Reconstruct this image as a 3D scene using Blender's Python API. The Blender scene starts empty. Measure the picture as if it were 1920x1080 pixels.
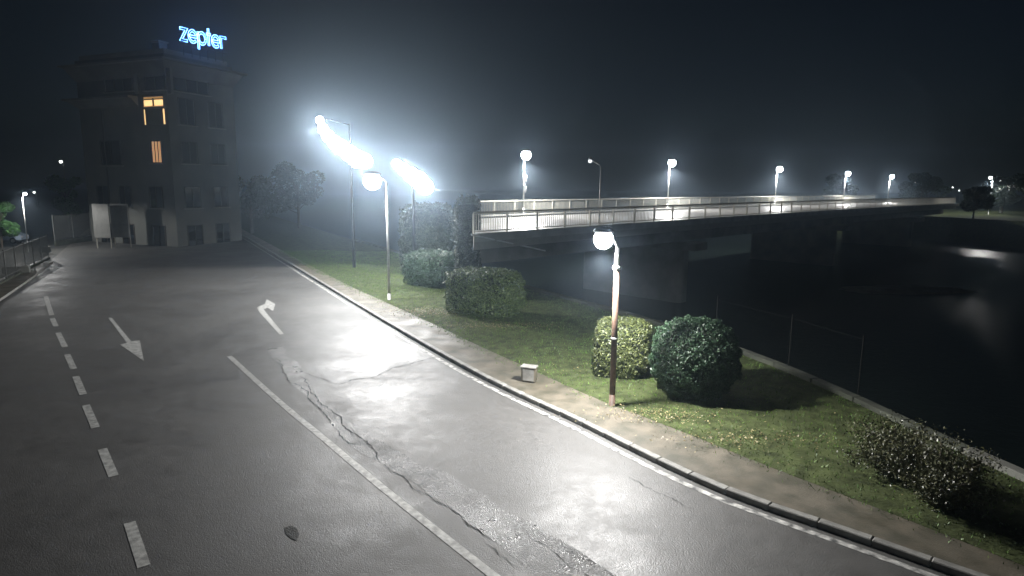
import bpy, bmesh, math, random
import numpy as np
from mathutils import Vector, Matrix
random.seed(7)
rng = np.random.default_rng(7)
sc = bpy.context.scene
C = sc.collection
PI = math.pi
H = 7.0                                   # camera height above the road

# ------------------------------------------------------------------ camera
PITCH = math.atan(200 / 1200); ROLL = math.radians(0.5)
cam_d = bpy.data.cameras.new('camera'); cam = bpy.data.objects.new('camera', cam_d); C.objects.link(cam)
CR = Matrix.Rotation(PI / 2 - PITCH, 3, 'X') @ Matrix.Rotation(ROLL, 3, 'Z')
cam.matrix_world = Matrix.Translation((0, 0, H)) @ CR.to_4x4()
cam_d.sensor_width = 36; cam_d.lens = 36 * 1200 / 1920
cam_d.clip_start = 0.1; cam_d.clip_end = 3000
sc.camera = cam

# ------------------------------------------------------------------ night sky, faint moonlight, exposure
world = bpy.data.worlds.new('World'); sc.world = world; world.use_nodes = True
wn = world.node_tree; wn.nodes.clear()
w_out = wn.nodes.new('ShaderNodeOutputWorld'); w_bg = wn.nodes.new('ShaderNodeBackground')
sky = wn.nodes.new('ShaderNodeTexSky'); sky.sky_type = 'NISHITA'; sky.sun_disc = False
sky.sun_elevation = math.radians(38); sky.sun_rotation = math.radians(200)
sky.air_density = 1.0; sky.dust_density = 0.3; sky.ozone_density = 4.0
w_bg.inputs['Strength'].default_value = 0.0013
wn.links.new(sky.outputs[0], w_bg.inputs[0]); wn.links.new(w_bg.outputs[0], w_out.inputs[0])
moon_d = bpy.data.lights.new('moonlight', 'SUN'); moon_d.energy = 0.01; moon_d.angle = math.radians(12)
moon_d.color = (0.75, 0.85, 1.0)
moon = bpy.data.objects.new('moonlight', moon_d); C.objects.link(moon)
moon.rotation_euler = (math.radians(52), 0, math.radians(200) * -1)
sc.view_settings.view_transform = 'Standard'; sc.view_settings.look = 'None'
sc.view_settings.exposure = 0.0; sc.view_settings.gamma = 1.0; sc.view_settings.use_curve_mapping = False
sc.cycles.max_bounces = 6; sc.cycles.volume_bounces = 1
LAMP_W = 3600.0                           # power of one street lamp
HAZE_DENSITY = 0.0025

# ------------------------------------------------------------------ where a line of sight meets a plane
def ray(px, py):
    return CR @ Vector(((px - 960) / 1200, -(py - 540) / 1200, -1))
def ground(px, py, z=0.0):
    d = ray(px, py); t = (z - H) / d.z
    return Vector((d.x * t, d.y * t, z))
def at_depth(px, py, Y):
    d = ray(px, py); t = Y / d.y
    return Vector((d.x * t, Y, H + d.z * t))

# ------------------------------------------------------------------ materials
def mat(name, col, rough=0.7, metal=0.0, var=0.0, vscale=4.0, bump=0.0, bscale=30.0, spec=0.5, col2=None, rvar=0.0, detail=6):
    m = bpy.data.materials.new(name); m.use_nodes = True
    nt = m.node_tree; b = nt.nodes['Principled BSDF']
    b.inputs['Base Color'].default_value = (*col, 1); b.inputs['Roughness'].default_value = rough
    b.inputs['Metallic'].default_value = metal; b.inputs['Specular IOR Level'].default_value = spec
    tc = nt.nodes.new('ShaderNodeTexCoord')
    if var or col2 or rvar:
        n = nt.nodes.new('ShaderNodeTexNoise'); n.inputs['Scale'].default_value = vscale; n.inputs['Detail'].default_value = detail
        nt.links.new(tc.outputs['Object'], n.inputs['Vector'])
        r = nt.nodes.new('ShaderNodeValToRGB')
        c2 = col2 or tuple(c * (1 + var) for c in col); c1 = col if col2 else tuple(c * (1 - var) for c in col)
        r.color_ramp.elements[0].position = 0.35; r.color_ramp.elements[1].position = 0.65
        r.color_ramp.elements[0].color = (*c1, 1); r.color_ramp.elements[1].color = (*c2, 1)
        nt.links.new(n.outputs['Fac'], r.inputs['Fac']); nt.links.new(r.outputs['Color'], b.inputs['Base Color'])
        if rvar:
            mr = nt.nodes.new('ShaderNodeMapRange')
            mr.inputs['From Min'].default_value = 0.3; mr.inputs['From Max'].default_value = 0.7
            mr.inputs['To Min'].default_value = rough - rvar; mr.inputs['To Max'].default_value = rough + rvar
            n2 = nt.nodes.new('ShaderNodeTexNoise'); n2.inputs['Scale'].default_value = vscale * 0.6; n2.inputs['Detail'].default_value = 5
            nt.links.new(tc.outputs['Object'], n2.inputs['Vector'])
            nt.links.new(n2.outputs['Fac'], mr.inputs['Value']); nt.links.new(mr.outputs[0], b.inputs['Roughness'])
    if bump:
        nb = nt.nodes.new('ShaderNodeTexNoise'); nb.inputs['Scale'].default_value = bscale; nb.inputs['Detail'].default_value = 4
        nt.links.new(tc.outputs['Object'], nb.inputs['Vector'])
        bp = nt.nodes.new('ShaderNodeBump'); bp.inputs['Strength'].default_value = 1.0; bp.inputs['Distance'].default_value = bump
        nt.links.new(nb.outputs['Fac'], bp.inputs['Height']); nt.links.new(bp.outputs[0], b.inputs['Normal'])
    return m
def glow(name, col, strength):
    m = bpy.data.materials.new(name); m.use_nodes = True
    nt = m.node_tree; b = nt.nodes['Principled BSDF']
    b.inputs['Base Color'].default_value = (*col, 1)
    b.inputs['Emission Color'].default_value = (*col, 1); b.inputs['Emission Strength'].default_value = strength
    return m

def leaf_mat(name, dark, light, rough=0.45):
    m = bpy.data.materials.new(name); m.use_nodes = True
    nt = m.node_tree; b = nt.nodes['Principled BSDF']; b.inputs['Roughness'].default_value = rough
    g = nt.nodes.new('ShaderNodeNewGeometry'); r = nt.nodes.new('ShaderNodeValToRGB')
    r.color_ramp.elements[0].color = (*dark, 1); r.color_ramp.elements[1].color = (*light, 1)
    e = r.color_ramp.elements.new(0.7); e.color = (*[a * 0.6 + c * 0.4 for a, c in zip(dark, light)], 1)
    nt.links.new(g.outputs['Random Per Island'], r.inputs['Fac']); nt.links.new(r.outputs['Color'], b.inputs['Base Color'])
    return m

# wet asphalt: grain, worn wet film, long soft pools where lamps mirror in it
def asphalt_mat(name, base, rough_lo, rough_hi, grain):
    m = bpy.data.materials.new(name); m.use_nodes = True
    nt = m.node_tree; b = nt.nodes['Principled BSDF']; L = nt.links.new
    tc = nt.nodes.new('ShaderNodeTexCoord')
    def noise(s, d=5, rough=0.5):
        n = nt.nodes.new('ShaderNodeTexNoise'); n.inputs['Scale'].default_value = s; n.inputs['Detail'].default_value = d
        n.inputs['Roughness'].default_value = rough
        L(tc.outputs['Object'], n.inputs['Vector']); return n.outputs['Fac']
    def rng_(v, a, b_, c, d):
        r = nt.nodes.new('ShaderNodeMapRange'); L(v, r.inputs['Value'])
        for k, x in zip(('From Min', 'From Max', 'To Min', 'To Max'), (a, b_, c, d)): r.inputs[k].default_value = x
        return r.outputs[0]
    def math_(op, x, y):
        n = nt.nodes.new('ShaderNodeMath'); n.operation = op
        for k, v in enumerate((x, y)):
            if isinstance(v, (int, float)): n.inputs[k].default_value = v
            else: L(v, n.inputs[k])
        return n.outputs[0]
    big = noise(0.35, 6, 0.6); mid = noise(2.6, 6, 0.65); fine = noise(60, 3)
    ramp = nt.nodes.new('ShaderNodeValToRGB')
    ramp.color_ramp.elements[0].position = 0.3; ramp.color_ramp.elements[1].position = 0.72
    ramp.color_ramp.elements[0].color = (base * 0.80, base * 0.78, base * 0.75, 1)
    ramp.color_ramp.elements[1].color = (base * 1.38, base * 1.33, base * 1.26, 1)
    L(math_('ADD', math_('MULTIPLY', mid, 0.55), math_('MULTIPLY', fine, 0.45)), ramp.inputs['Fac'])
    L(ramp.outputs['Color'], b.inputs['Base Color'])
    wet = math_('ADD', math_('MULTIPLY', big, 0.6), math_('MULTIPLY', mid, 0.4))
    L(rng_(wet, 0.38, 0.62, rough_lo, rough_hi), b.inputs['Roughness'])
    b.inputs['Specular IOR Level'].default_value = 0.6
    stones = nt.nodes.new('ShaderNodeTexVoronoi'); stones.inputs['Scale'].default_value = 40
    L(tc.outputs['Object'], stones.inputs['Vector'])
    hgt = math_('ADD', math_('MULTIPLY', stones.outputs['Distance'], -grain), math_('MULTIPLY', mid, grain * 1.2))
    bp = nt.nodes.new('ShaderNodeBump'); bp.inputs['Distance'].default_value = 1.0; bp.inputs['Strength'].default_value = 1.0
    L(hgt, bp.inputs['Height']); L(bp.outputs[0], b.inputs['Normal'])
    return m

M = {}
M['asphalt'] = asphalt_mat('wet_asphalt', 0.080, 0.43, 0.65, 0.0050)
M['asphalt_old'] = asphalt_mat('worn_seam_asphalt', 0.060, 0.22, 0.62, 0.012)
M['asphalt_patch'] = asphalt_mat('smooth_patch_asphalt', 0.078, 0.44, 0.62, 0.0035)
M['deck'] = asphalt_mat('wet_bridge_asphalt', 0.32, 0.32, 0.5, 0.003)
M['crack'] = mat('crack', (0.03, 0.03, 0.03), 0.9)
M['pothole'] = mat('pothole_grit', (0.022, 0.022, 0.02), 0.75, var=.5, vscale=9, bump=.02, bscale=30)
M['line'] = mat('road_paint', (0.24, 0.24, 0.23), 0.6, col2=(0.52, 0.52, 0.50), vscale=7, detail=12, bump=0.002, bscale=60)
M['line_worn'] = mat('worn_road_paint', (0.07, 0.07, 0.07), 0.6, col2=(0.62, 0.61, 0.58), vscale=5, bump=0.002, bscale=60, detail=10)
M['pavement'] = mat('pavement', (0.06, 0.056, 0.038), 0.62, col2=(0.13, 0.112, 0.084), vscale=1.6, detail=12, bump=0.008, bscale=25, rvar=0.15)
M['kerb'] = mat('kerb_concrete', (0.24, 0.235, 0.22), 0.6, var=0.3, vscale=3, bump=0.004, bscale=30)
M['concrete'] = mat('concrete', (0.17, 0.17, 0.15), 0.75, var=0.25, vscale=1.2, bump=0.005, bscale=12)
M['white_concrete'] = mat('pale_edge_concrete', (0.45, 0.45, 0.43), 0.7, var=0.15, vscale=1)
M['concrete_dark'] = mat('stained_concrete', (0.12, 0.12, 0.115), 0.8, var=0.35, vscale=0.6, bump=0.01, bscale=6)
M['soil'] = mat('lawn_soil', (0.05, 0.062, 0.024), 0.95, var=0.4, vscale=2.5, bump=0.02, bscale=14, spec=0.15)
M['land'] = mat('dark_ground', (0.05, 0.05, 0.045), 0.8, var=0.3, vscale=0.4, bump=0.01, bscale=8)
M['bank'] = mat('bank_stone', (0.11, 0.11, 0.10), 0.85, var=0.4, vscale=0.9, bump=0.05, bscale=3)
M['plaster'] = mat('plaster', (0.14, 0.143, 0.13), 0.85, var=0.12, vscale=0.5, bump=0.004, bscale=10)
M['cornice'] = mat('cornice_plaster', (0.21, 0.213, 0.20), 0.85, var=0.12, vscale=0.7)
M['frame_dark'] = mat('dark_frame', (0.05, 0.04, 0.035), 0.5)
M['glass'] = mat('night_glass', (0.01, 0.012, 0.015), 0.06, spec=0.8)
M['blind'] = mat('window_blind', (0.05, 0.055, 0.045), 0.8)
M['warm'] = glow('lit_room_warm', (1.0, 0.62, 0.26), 1.6)
M['warm_dim'] = glow('lit_room_orange', (1.0, 0.52, 0.24), 0.55)
M['warm_rim'] = glow('lit_reveal', (1.0, 0.55, 0.2), 0.35)
M['galv'] = mat('galvanised_steel', (0.48, 0.48, 0.47), 0.5, metal=0.4, var=0.12, vscale=8)
M['rust'] = mat('rusty_brown_pole', (0.085, 0.05, 0.034), 0.6, var=0.3, vscale=7)
M['rail'] = mat('railing_paint', (0.55, 0.53, 0.46), 0.5, var=0.15, vscale=6)
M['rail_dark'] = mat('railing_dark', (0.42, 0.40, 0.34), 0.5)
M['old_rail'] = mat('old_grey_railing', (0.13, 0.135, 0.13), 0.6, var=0.2, vscale=5)
M['black_paint'] = mat('black_paint', (0.012, 0.012, 0.012), 0.8, spec=0.2)
M['dim_concrete'] = mat('dimmed_concrete', (0.055, 0.06, 0.045), 0.9, var=0.4, vscale=2, bump=0.01, bscale=12)  # dim look put into the colour; lamplit coping stones take lighter concrete
M['housing'] = mat('lamp_housing', (0.25, 0.25, 0.26), 0.45, metal=0.5)
M['lens'] = glow('lamp_glass_lit', (0.95, 0.97, 1.0), 55.0)
M['lens_smear'] = glow('added_floodlight_glass', (0.95, 0.97, 1.0), 26.0)  # glow of the added masts that imitate the lens smear
M['lens_far'] = glow('far_lamp_lit', (0.95, 1.0, 0.95), 6.0)
M['lens_dim'] = glow('dim_lamp_lit', (0.95, 0.97, 1.0), 1.6)
M['neon'] = glow('neon_tube_blue', (0.16, 0.42, 1.0), 9.0)
M['sign_metal'] = mat('sign_metal', (0.05, 0.05, 0.06), 0.5, metal=0.3)
M['white'] = mat('white_paint', (0.7, 0.7, 0.7), 0.45, var=0.08, vscale=4)
M['pale_panel'] = mat('pale_panel', (0.17, 0.17, 0.16), 0.6, var=0.15, vscale=2)
M['car_paint'] = mat('pale_blue_car_paint', (0.45, 0.55, 0.68), 0.25, spec=0.7)
M['rubber'] = mat('rubber', (0.02, 0.02, 0.02), 0.8)
M['bark'] = mat('bark', (0.07, 0.055, 0.04), 0.9, var=0.3, vscale=8, bump=0.01, bscale=20)
M['core'] = mat('inner_twigs', (0.012, 0.016, 0.008), 0.95)
M['leaf'] = leaf_mat('hedge_leaves', (0.022, 0.045, 0.016), (0.17, 0.24, 0.075))
M['leaf_yel'] = leaf_mat('yellow_green_leaves', (0.04, 0.055, 0.018), (0.15, 0.17, 0.06))
M['leaf_dark'] = leaf_mat('dark_box_leaves', (0.008, 0.024, 0.010), (0.06, 0.115, 0.06), 0.5)
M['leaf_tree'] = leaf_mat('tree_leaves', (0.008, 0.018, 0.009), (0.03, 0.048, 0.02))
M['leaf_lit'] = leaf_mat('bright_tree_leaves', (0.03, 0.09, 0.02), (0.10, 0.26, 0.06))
M['leaf_tan'] = leaf_mat('straggly_leaves', (0.035, 0.042, 0.018), (0.13, 0.13, 0.06))
M['grass'] = leaf_mat('grass_blades', (0.045, 0.115, 0.014), (0.17, 0.32, 0.04), 0.5)
M['litter'] = leaf_mat('fallen_leaves', (0.10, 0.07, 0.03), (0.42, 0.36, 0.18), 0.5)

# ------------------------------------------------------------------ mesh helpers
def link(name, me, parent=None):
    o = bpy.data.objects.new(name, me); C.objects.link(o)
    if parent is not None: o.parent = parent
    return o
def obj(name, bm, m, parent=None, smooth=False):
    me = bpy.data.meshes.new(name); bmesh.ops.recalc_face_normals(bm, faces=bm.faces[:])
    bm.to_mesh(me); bm.free(); me.materials.append(m)
    if smooth:
        for p in me.polygons: p.use_smooth = True
    return link(name, me, parent)
def thing(name, label, cat, loc=(0, 0, 0), rz=0.0, group=None):
    o = bpy.data.objects.new(name, None); C.objects.link(o); o.empty_display_size = 0.3
    o.location = loc; o.rotation_euler = (0, 0, rz); o['label'] = label; o['category'] = cat
    if group: o['group'] = group
    return o
def tag(o, label, cat, group=None):
    o['label'] = label; o['category'] = cat
    if group: o['group'] = group
    return o
def struct(name, bm, m):
    o = obj(name, bm, m); o['kind'] = 'structure'; return o
def dup(root, loc, rz=None, label=None, group=None):
    r = root.copy(); C.objects.link(r); r.location = loc
    if rz is not None: r.rotation_euler = (0, 0, rz)
    if label: r['label'] = label
    if group: r['group'] = group
    def rec(src, dst):
        for ch in list(src.children):
            c = ch.copy(); C.objects.link(c); c.parent = dst; rec(ch, c)
    rec(root, r)
    return r
def box(bm, c, s, rz=0.0, bevel=0.0):
    r = bmesh.ops.create_cube(bm, size=1.0)
    vs = r['verts']
    bmesh.ops.scale(bm, verts=vs, vec=s)
    if bevel:
        es = list({e for v in vs for e in v.link_edges})
        rr = bmesh.ops.bevel(bm, geom=es, offset=bevel, segments=1, affect='EDGES')
        vs = list({v for f in rr['faces'] for v in f.verts})
    if rz: bmesh.ops.rotate(bm, verts=vs, cent=(0, 0, 0), matrix=Matrix.Rotation(rz, 3, 'Z'))
    bmesh.ops.translate(bm, verts=vs, vec=c)
    return vs
def tube(bm, pts, r, seg=8, caps=True):
    pts = [Vector(p) for p in pts]
    rs = r if isinstance(r, (list, tuple)) else [r] * len(pts)
    rings = []
    for i, p in enumerate(pts):
        t = (pts[min(i + 1, len(pts) - 1)] - pts[max(i - 1, 0)]).normalized()
        a = t.orthogonal().normalized() if abs(t.z) < 0.9 else Vector((1, 0, 0))
        a = (a - t * a.dot(t)).normalized(); b = t.cross(a)
        rings.append([bm.verts.new(p + (a * math.cos(2 * PI * k / seg) + b * math.sin(2 * PI * k / seg)) * rs[i]) for k in range(seg)])
    for A, B in zip(rings, rings[1:]):
        for k in range(seg): bm.faces.new((A[k], A[(k + 1) % seg], B[(k + 1) % seg], B[k]))
    if caps: bm.faces.new(rings[0][::-1]); bm.faces.new(rings[-1])
def lathe(bm, prof, seg=20, c=(0, 0, 0)):
    rings = [[bm.verts.new((c[0] + r * math.cos(2 * PI * k / seg), c[1] + r * math.sin(2 * PI * k / seg), c[2] + z)) for k in range(seg)] for r, z in prof]
    for A, B in zip(rings, rings[1:]):
        for k in range(seg): bm.faces.new((A[k], A[(k + 1) % seg], B[(k + 1) % seg], B[k]))
    bm.faces.new(rings[0][::-1]); bm.faces.new(rings[-1])
def poly(bm, pts):
    return bm.faces.new([bm.verts.new(p) for p in pts])
def ribbon(bm, left, right):
    L = [bm.verts.new(p) for p in left]; R = [bm.verts.new(p) for p in right]
    for i in range(len(L) - 1): bm.faces.new((L[i], L[i + 1], R[i + 1], R[i]))
def offset(pts, d):
    """pts moved sideways (to the left of travel) by d, in the ground plane"""
    out = []
    for i, p in enumerate(pts):
        t = pts[min(i + 1, len(pts) - 1)] - pts[max(i - 1, 0)]; n = Vector((-t.y, t.x, 0)).normalized()
        out.append(p + n * d)
    return out
def resample(pts, step):
    out = [pts[0].copy()]; acc = 0.0
    for a, b in zip(pts, pts[1:]):
        L = (b - a).length; t = step - acc
        while t <= L: out.append(a.lerp(b, t / L)); t += step
        acc = (acc + L) % step if L else acc
        acc = L - (t - step)
    return out
def smooth_line(pts, it=3):
    """Chaikin corner cutting"""
    for _ in range(it):
        o = [pts[0]]
        for a, b in zip(pts, pts[1:]): o += [a.lerp(b, .25), a.lerp(b, .75)]
        pts = o + [pts[-1]]
    return pts
def fast_mesh(name, V, F, m, parent=None):
    """V (n,3), F (k, verts per face) as one mesh"""
    me = bpy.data.meshes.new(name); k = F.shape[1]
    me.vertices.add(len(V)); me.vertices.foreach_set('co', V.astype(np.float32).ravel())
    me.loops.add(F.size); me.loops.foreach_set('vertex_index', F.astype(np.int32).ravel())
    me.polygons.add(len(F)); me.polygons.foreach_set('loop_start', np.arange(0, F.size, k, dtype=np.int32))
    me.update(calc_edges=True); me.materials.append(m)
    return link(name, me, parent)
def leaves(name, P, N, size, m, parent=None, tilt=0.8):
    """leaf-shaped four-corner faces at P, turned loosely towards N"""
    n = len(P)
    N = N + rng.normal(0, tilt, (n, 3)); N /= np.linalg.norm(N, axis=1)[:, None] + 1e-9
    A = np.cross(N, rng.normal(0, 1, (n, 3))); A /= np.linalg.norm(A, axis=1)[:, None] + 1e-9
    B = np.cross(N, A); s = (size * rng.uniform(0.6, 1.4, n))[:, None]
    V = np.stack([P - A * s, P + B * s * .5, P + A * s, P - B * s * .5 + N * s * .12], 1).reshape(-1, 3)
    return fast_mesh(name, V, np.arange(n * 4).reshape(-1, 4), m, parent)

# ------------------------------------------------------------------ the lie of the land (taken from sight lines onto the road plane)
kerb_px = [(575, 516), (640, 556), (700, 593), (770, 635), (850, 681), (930, 724), (1000, 757), (1080, 793), (1180, 845), (1300, 903), (1400, 945), (1580, 1005), (1800, 1085)]
kerb = [ground(*p) for p in kerb_px]
d_far = (kerb[0] - kerb[3]).normalized(); d_near = (kerb[-1] - kerb[-3]).normalized()
kerb = [kerb[0] + d_far * 160, kerb[0] + d_far * 60] + kerb + [kerb[-1] + d_near * 25]
kerb = smooth_line(kerb, 3)                     # travels from far left to near right; the road lies on its right-hand side
edge = [Vector(p) for p in ((-120, 260, 0), (-50, 130, 0), (-14, 66, 0), (1.3, 40.5, 0), (7.2, 31, 0), (10.0, 24.2, 0), (11.1, 19.8, 0), (11.6, 16.8, 0), (12.2, 14.2, 0), (14.5, 5, 0), (20, -20, 0))]
edge = smooth_line(edge, 2)                     # river wall line
WATER = -3.0

# ground: everything on the town side of the river wall
bm = bmesh.new()
pts = [Vector((p.x, p.y, -0.02)) for p in edge]
poly(bm, [Vector((-440, 440, -0.02)), Vector((-130, 440, -0.02))] + pts + [Vector((20, -60, -0.02)), Vector((-440, -60, -0.02))])
bmesh.ops.triangulate(bm, faces=bm.faces[:])
struct('ground', bm, M['land'])

# road
bm = bmesh.new()
k2 = resample(kerb, 1.2)
rd_r = offset(k2, -0.0)
rd_l = [p for p in offset(k2, -17.5)]
ribbon(bm, rd_l, rd_r)
struct('road', bm, M['asphalt'])
bm = bmesh.new()                                 # the side apron on the far left of the road, dark
q = [ground(-700, 620), ground(-200, 560), ground(20, 545), ground(105, 487)]
# lane markings ------------------------------------------------
def stripe(bm, px, w, z=0.008, side=0.0, step=0.6):
    c = [ground(*p) for p in px]
    c = resample(smooth_line(c, 2) if len(c) > 2 else c, step) + [c[-1]]
    ribbon(bm, [p + Vector((0, 0, z)) for p in offset(c, w / 2 + side)], [p + Vector((0, 0, z)) for p in offset(c, -w / 2 + side)])
bm = bmesh.new()
stripe(bm, [(430, 668), (480, 714), (540, 768), (600, 816), (700, 901), (800, 981), (925, 1080), (1100, 1215)], 0.19)
o = struct('solid_lane_line', bm, M['line'])
dashes = [((86, 556), (97, 591)), ((98, 597), (105, 612)), ((109, 624), (122, 651)), ((126, 665), (138, 692)), ((142, 706), (156, 740)), ((161, 760), (179, 802)), ((192, 842), (213, 893)), ((243, 980), (270, 1062))]
for a, b in dashes:
    bm = bmesh.new(); stripe(bm, [a, b], 0.21, step=0.4); struct('lane_dash', bm, M['line'])
bm = bmesh.new()
gut = [p + Vector((0, 0, .007)) for p in offset(k2, -0.20)]; gut2 = [p + Vector((0, 0, .007)) for p in offset(k2, -0.36)]
ribbon(bm, gut2, gut); struct('edge_line', bm, M['line_worn'])
bm = bmesh.new()
poly(bm, [ground(*p, 0.008) for p in ((203, 596), (210, 596), (246, 640), (262, 638), (270, 677), (225, 646), (238, 643))])
bmesh.ops.triangulate(bm, faces=bm.faces[:]); struct('straight_arrow_marking', bm, M['line'])
bm = bmesh.new()
poly(bm, [ground(*p, 0.008) for p in ((532, 626), (524, 627), (486, 585), (482, 576), (497, 570), (500, 561), (516, 570), (512, 583), (502, 577), (494, 580))])
bmesh.ops.triangulate(bm, faces=bm.faces[:]); struct('turn_arrow_marking', bm, M['line'])

# old seam along the lane and cracks ---------------------------
seamA = [(500, 655), (530, 690), (545, 718), (580, 745), (640, 812), (672, 845), (740, 880), (800, 930), (880, 980), (960, 1040), (1010, 1085), (1100, 1160)]
seamB = [(528, 650), (566, 690), (590, 730), (620, 765), (700, 812), (760, 850), (840, 895), (940, 950), (1040, 1005), (1150, 1070), (1230, 1130), (1320, 1180)]
def jag(px, amp, step=0.25):
    c = resample([ground(*p) for p in px], step)
    rs = random.Random(len(px)); off = 0; out = []
    for i, p in enumerate(c):
        off = off * 0.8 + rs.uniform(-amp, amp)
        t = c[min(i + 1, len(c) - 1)] - c[max(i - 1, 0)]; n = Vector((-t.y, t.x, 0)).normalized()
        out.append(p + n * off)
    return out
def crack(px, w, amp=0.05, z=0.012):
    c = jag(px, amp, 0.12); bm = bmesh.new(); rs = random.Random(int(px[0][0]))
    L, R = [], []
    for i, p in enumerate(c):
        t = c[min(i + 1, len(c) - 1)] - c[max(i - 1, 0)]; n = Vector((-t.y, t.x, 0)).normalized()
        ww = .48 * w * rs.uniform(0.15, 1.3) * min(1, i / 4 + .1, (len(c) - i) / 4)
        L.append(p + n * ww + Vector((0, 0, z))); R.append(p - n * ww + Vector((0, 0, z)))
    ribbon(bm, L, R); struct('road_crack', bm, M['crack'])
A = jag(seamA, .06, .3); B = jag(seamB, .10, .3); n = min(len(A), len(B))
ia = [A[int(i * (len(A) - 1) / (n - 1))] for i in range(n)]; ib = [B[int(i * (len(B) - 1) / (n - 1))] for i in range(n)]
bm = bmesh.new(); ribbon(bm, [p + Vector((0, 0, .004)) for p in ia], [p + Vector((0, 0, .004)) for p in ib]); struct('worn_seam', bm, M['asphalt_old'])
crack([(516, 672), (545, 716), (560, 724), (600, 765), (628, 800)], .035)
crack([(560, 705), (600, 752), (650, 800), (690, 830), (722, 868)], .035)
crack([(628, 800), (655, 832), (690, 838)], .022)
crack([(722, 868), (800, 930), (850, 960), (925, 1020)], .025)
crack([(980, 985), (1030, 1030), (1075, 1060), (1120, 1100)], .022)
crack([(820, 668), (770, 682), (735, 690), (700, 708), (660, 712), (630, 722)], .030)
crack([(770, 682), (735, 655), (700, 620)], .018)
crack([(630, 722), (575, 700), (560, 690)], .018)
crack([(900, 1010), (950, 1045), (985, 1075)], .018)
crack([(1170, 890), (1230, 920), (1300, 958)], .02)
bm = bmesh.new()
poly(bm, [ground(*p, .009) for p in ((533, 990), (545, 985), (556, 990), (561, 1001), (556, 1013), (545, 1009), (536, 1001))])
bmesh.ops.triangulate(bm, faces=bm.faces[:]); struct('pothole', bm, M['pothole'])
bm = bmesh.new()                                # smoother patch beside the crack at the crossing seam
pp = resample([ground(*p, .005) for p in ((820, 668), (770, 682), (735, 690), (700, 706), (660, 711), (628, 721), (585, 690), (590, 640), (690, 612), (740, 634), (820, 668))], .35)
poly(bm, [p + Vector((random.uniform(-.09, .09), random.uniform(-.09, .09), 0)) for p in pp[:-1]])
bmesh.ops.triangulate(bm, faces=bm.faces[:]); struct('road_patch', bm, M['asphalt_patch'])

# kerb of single stones, pavement, lawn ------------------------
kroot = bpy.data.objects.new('kerb', None); C.objects.link(kroot); kroot['kind'] = 'structure'
ks = [p for p in resample(kerb, 1.0)]
bm = bmesh.new(); box(bm, (0, 0, .06), (.985, .20, .16), bevel=.018)
kme = None
for a, b in zip(ks, ks[1:]):
    if a.y > 95: continue
    mid = (a + b) / 2; ang = math.atan2((b - a).y, (b - a).x)
    nrm = Vector((-math.sin(ang), math.cos(ang), 0))
    if kme is None:
        so = obj('kerbstone', bm, M['kerb'], kroot); kme = so.data
    else: so = link('kerbstone', kme, kroot)
    so.location = mid + nrm * 0.10 + Vector((0, 0, random.uniform(-.006, .006))); so.rotation_euler = (0, random.uniform(-.005, .005), ang)
pave_px = [(640, 533), (700, 560), (800, 606), (900, 655), (1000, 700), (1120, 757), (1250, 805), (1400, 868), (1560, 930), (1700, 985), (1850, 1045), (1960, 1090)]
pv = [ground(*p) for p in pave_px]
pv = [pv[0] + d_far * 160, pv[0] + d_far * 60] + pv + [pv[-1] + (pv[-1] - pv[-2]).normalized() * 25]
pv = smooth_line(pv, 2)
def even(pts, n):
    r = resample(pts, 0.5); return [r[int(i * (len(r) - 1) / (n - 1))] for i in range(n)]
bm = bmesh.new(); ki = even(offset(kerb, 0.20), 160); pi_ = even(pv, 160)
ribbon(bm, [p + Vector((0, 0, .125)) for p in pi_], [p + Vector((0, 0, .125)) for p in ki]); struct('pavement', bm, M['pavement'])
bm = bmesh.new(); ei = even(offset(edge, -0.0), 160)
pj = even(pv, 160)
cols = 14; grid = []
for i in range(160):
    row = []
    for j in range(cols + 1):
        t = j / cols; p = pj[i].lerp(ei[i], t)
        z = .135 + .05 * math.sin(p.x * .9 + p.y * .5) * math.sin(PI * t) + .04 * math.sin(PI * t)
        row.append(bm.verts.new((p.x, p.y, z if 0 < j < cols else .13)))
    grid.append(row)
for i in range(159):
    for j in range(cols): bm.faces.new((grid[i][j], grid[i][j + 1], grid[i + 1][j + 1], grid[i + 1][j]))
lawn = struct('lawn', bm, M['soil'])

# grass blades, dense where the camera stands close
def in_lawn(n):
    i = rng.integers(0, 158, n * 3); t = np.clip(rng.uniform(-.05, 1, n * 3), -.05, 1); t = np.where(t < 0, -np.abs(rng.normal(0, .03, n * 3)), t); u = rng.uniform(0.0, 1, n * 3)
    PJ = np.array(pj); EI = np.array(ei)
    a = PJ[i] * (1 - u)[:, None] + PJ[i + 1] * u[:, None]; b = EI[i] * (1 - u)[:, None] + EI[i + 1] * u[:, None]
    w = np.linalg.norm(b - a, axis=1) * np.linalg.norm(PJ[i + 1] - PJ[i], axis=1)
    keep = rng.uniform(0, 1, n * 3) < w / w.max()
    P = a * (1 - t)[:, None] + b * t[:, None]
    k = keep & (P[:, 1] < 62) & (P[:, 1] > 6)
    P, t = P[k], t[k]
    P[:, 2] = .135 + (.05 * np.sin(P[:, 0] * .9 + P[:, 1] * .5) + .04) * np.sin(PI * np.clip(t, 0, 1))
    return P
G = np.concatenate([in_lawn(60000) for _ in range(8)])
patch = np.sin(G[:, 0] * 2.1 + 1.3 * np.sin(G[:, 1] * 1.7)) * np.sin(G[:, 1] * 1.3 + G[:, 0])
G = G[rng.uniform(0, 1, len(G)) < 0.72 + .28 * patch][:230000]
n = len(G); ang = rng.uniform(0, 2 * PI, n); hh = rng.uniform(.03, .085, n); lean = rng.normal(0, .03, (n, 2)); w = .011
dx = np.stack([np.cos(ang) * w, np.sin(ang) * w, np.zeros(n)], 1)
tip = G + np.stack([lean[:, 0], lean[:, 1], hh], 1)
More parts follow.
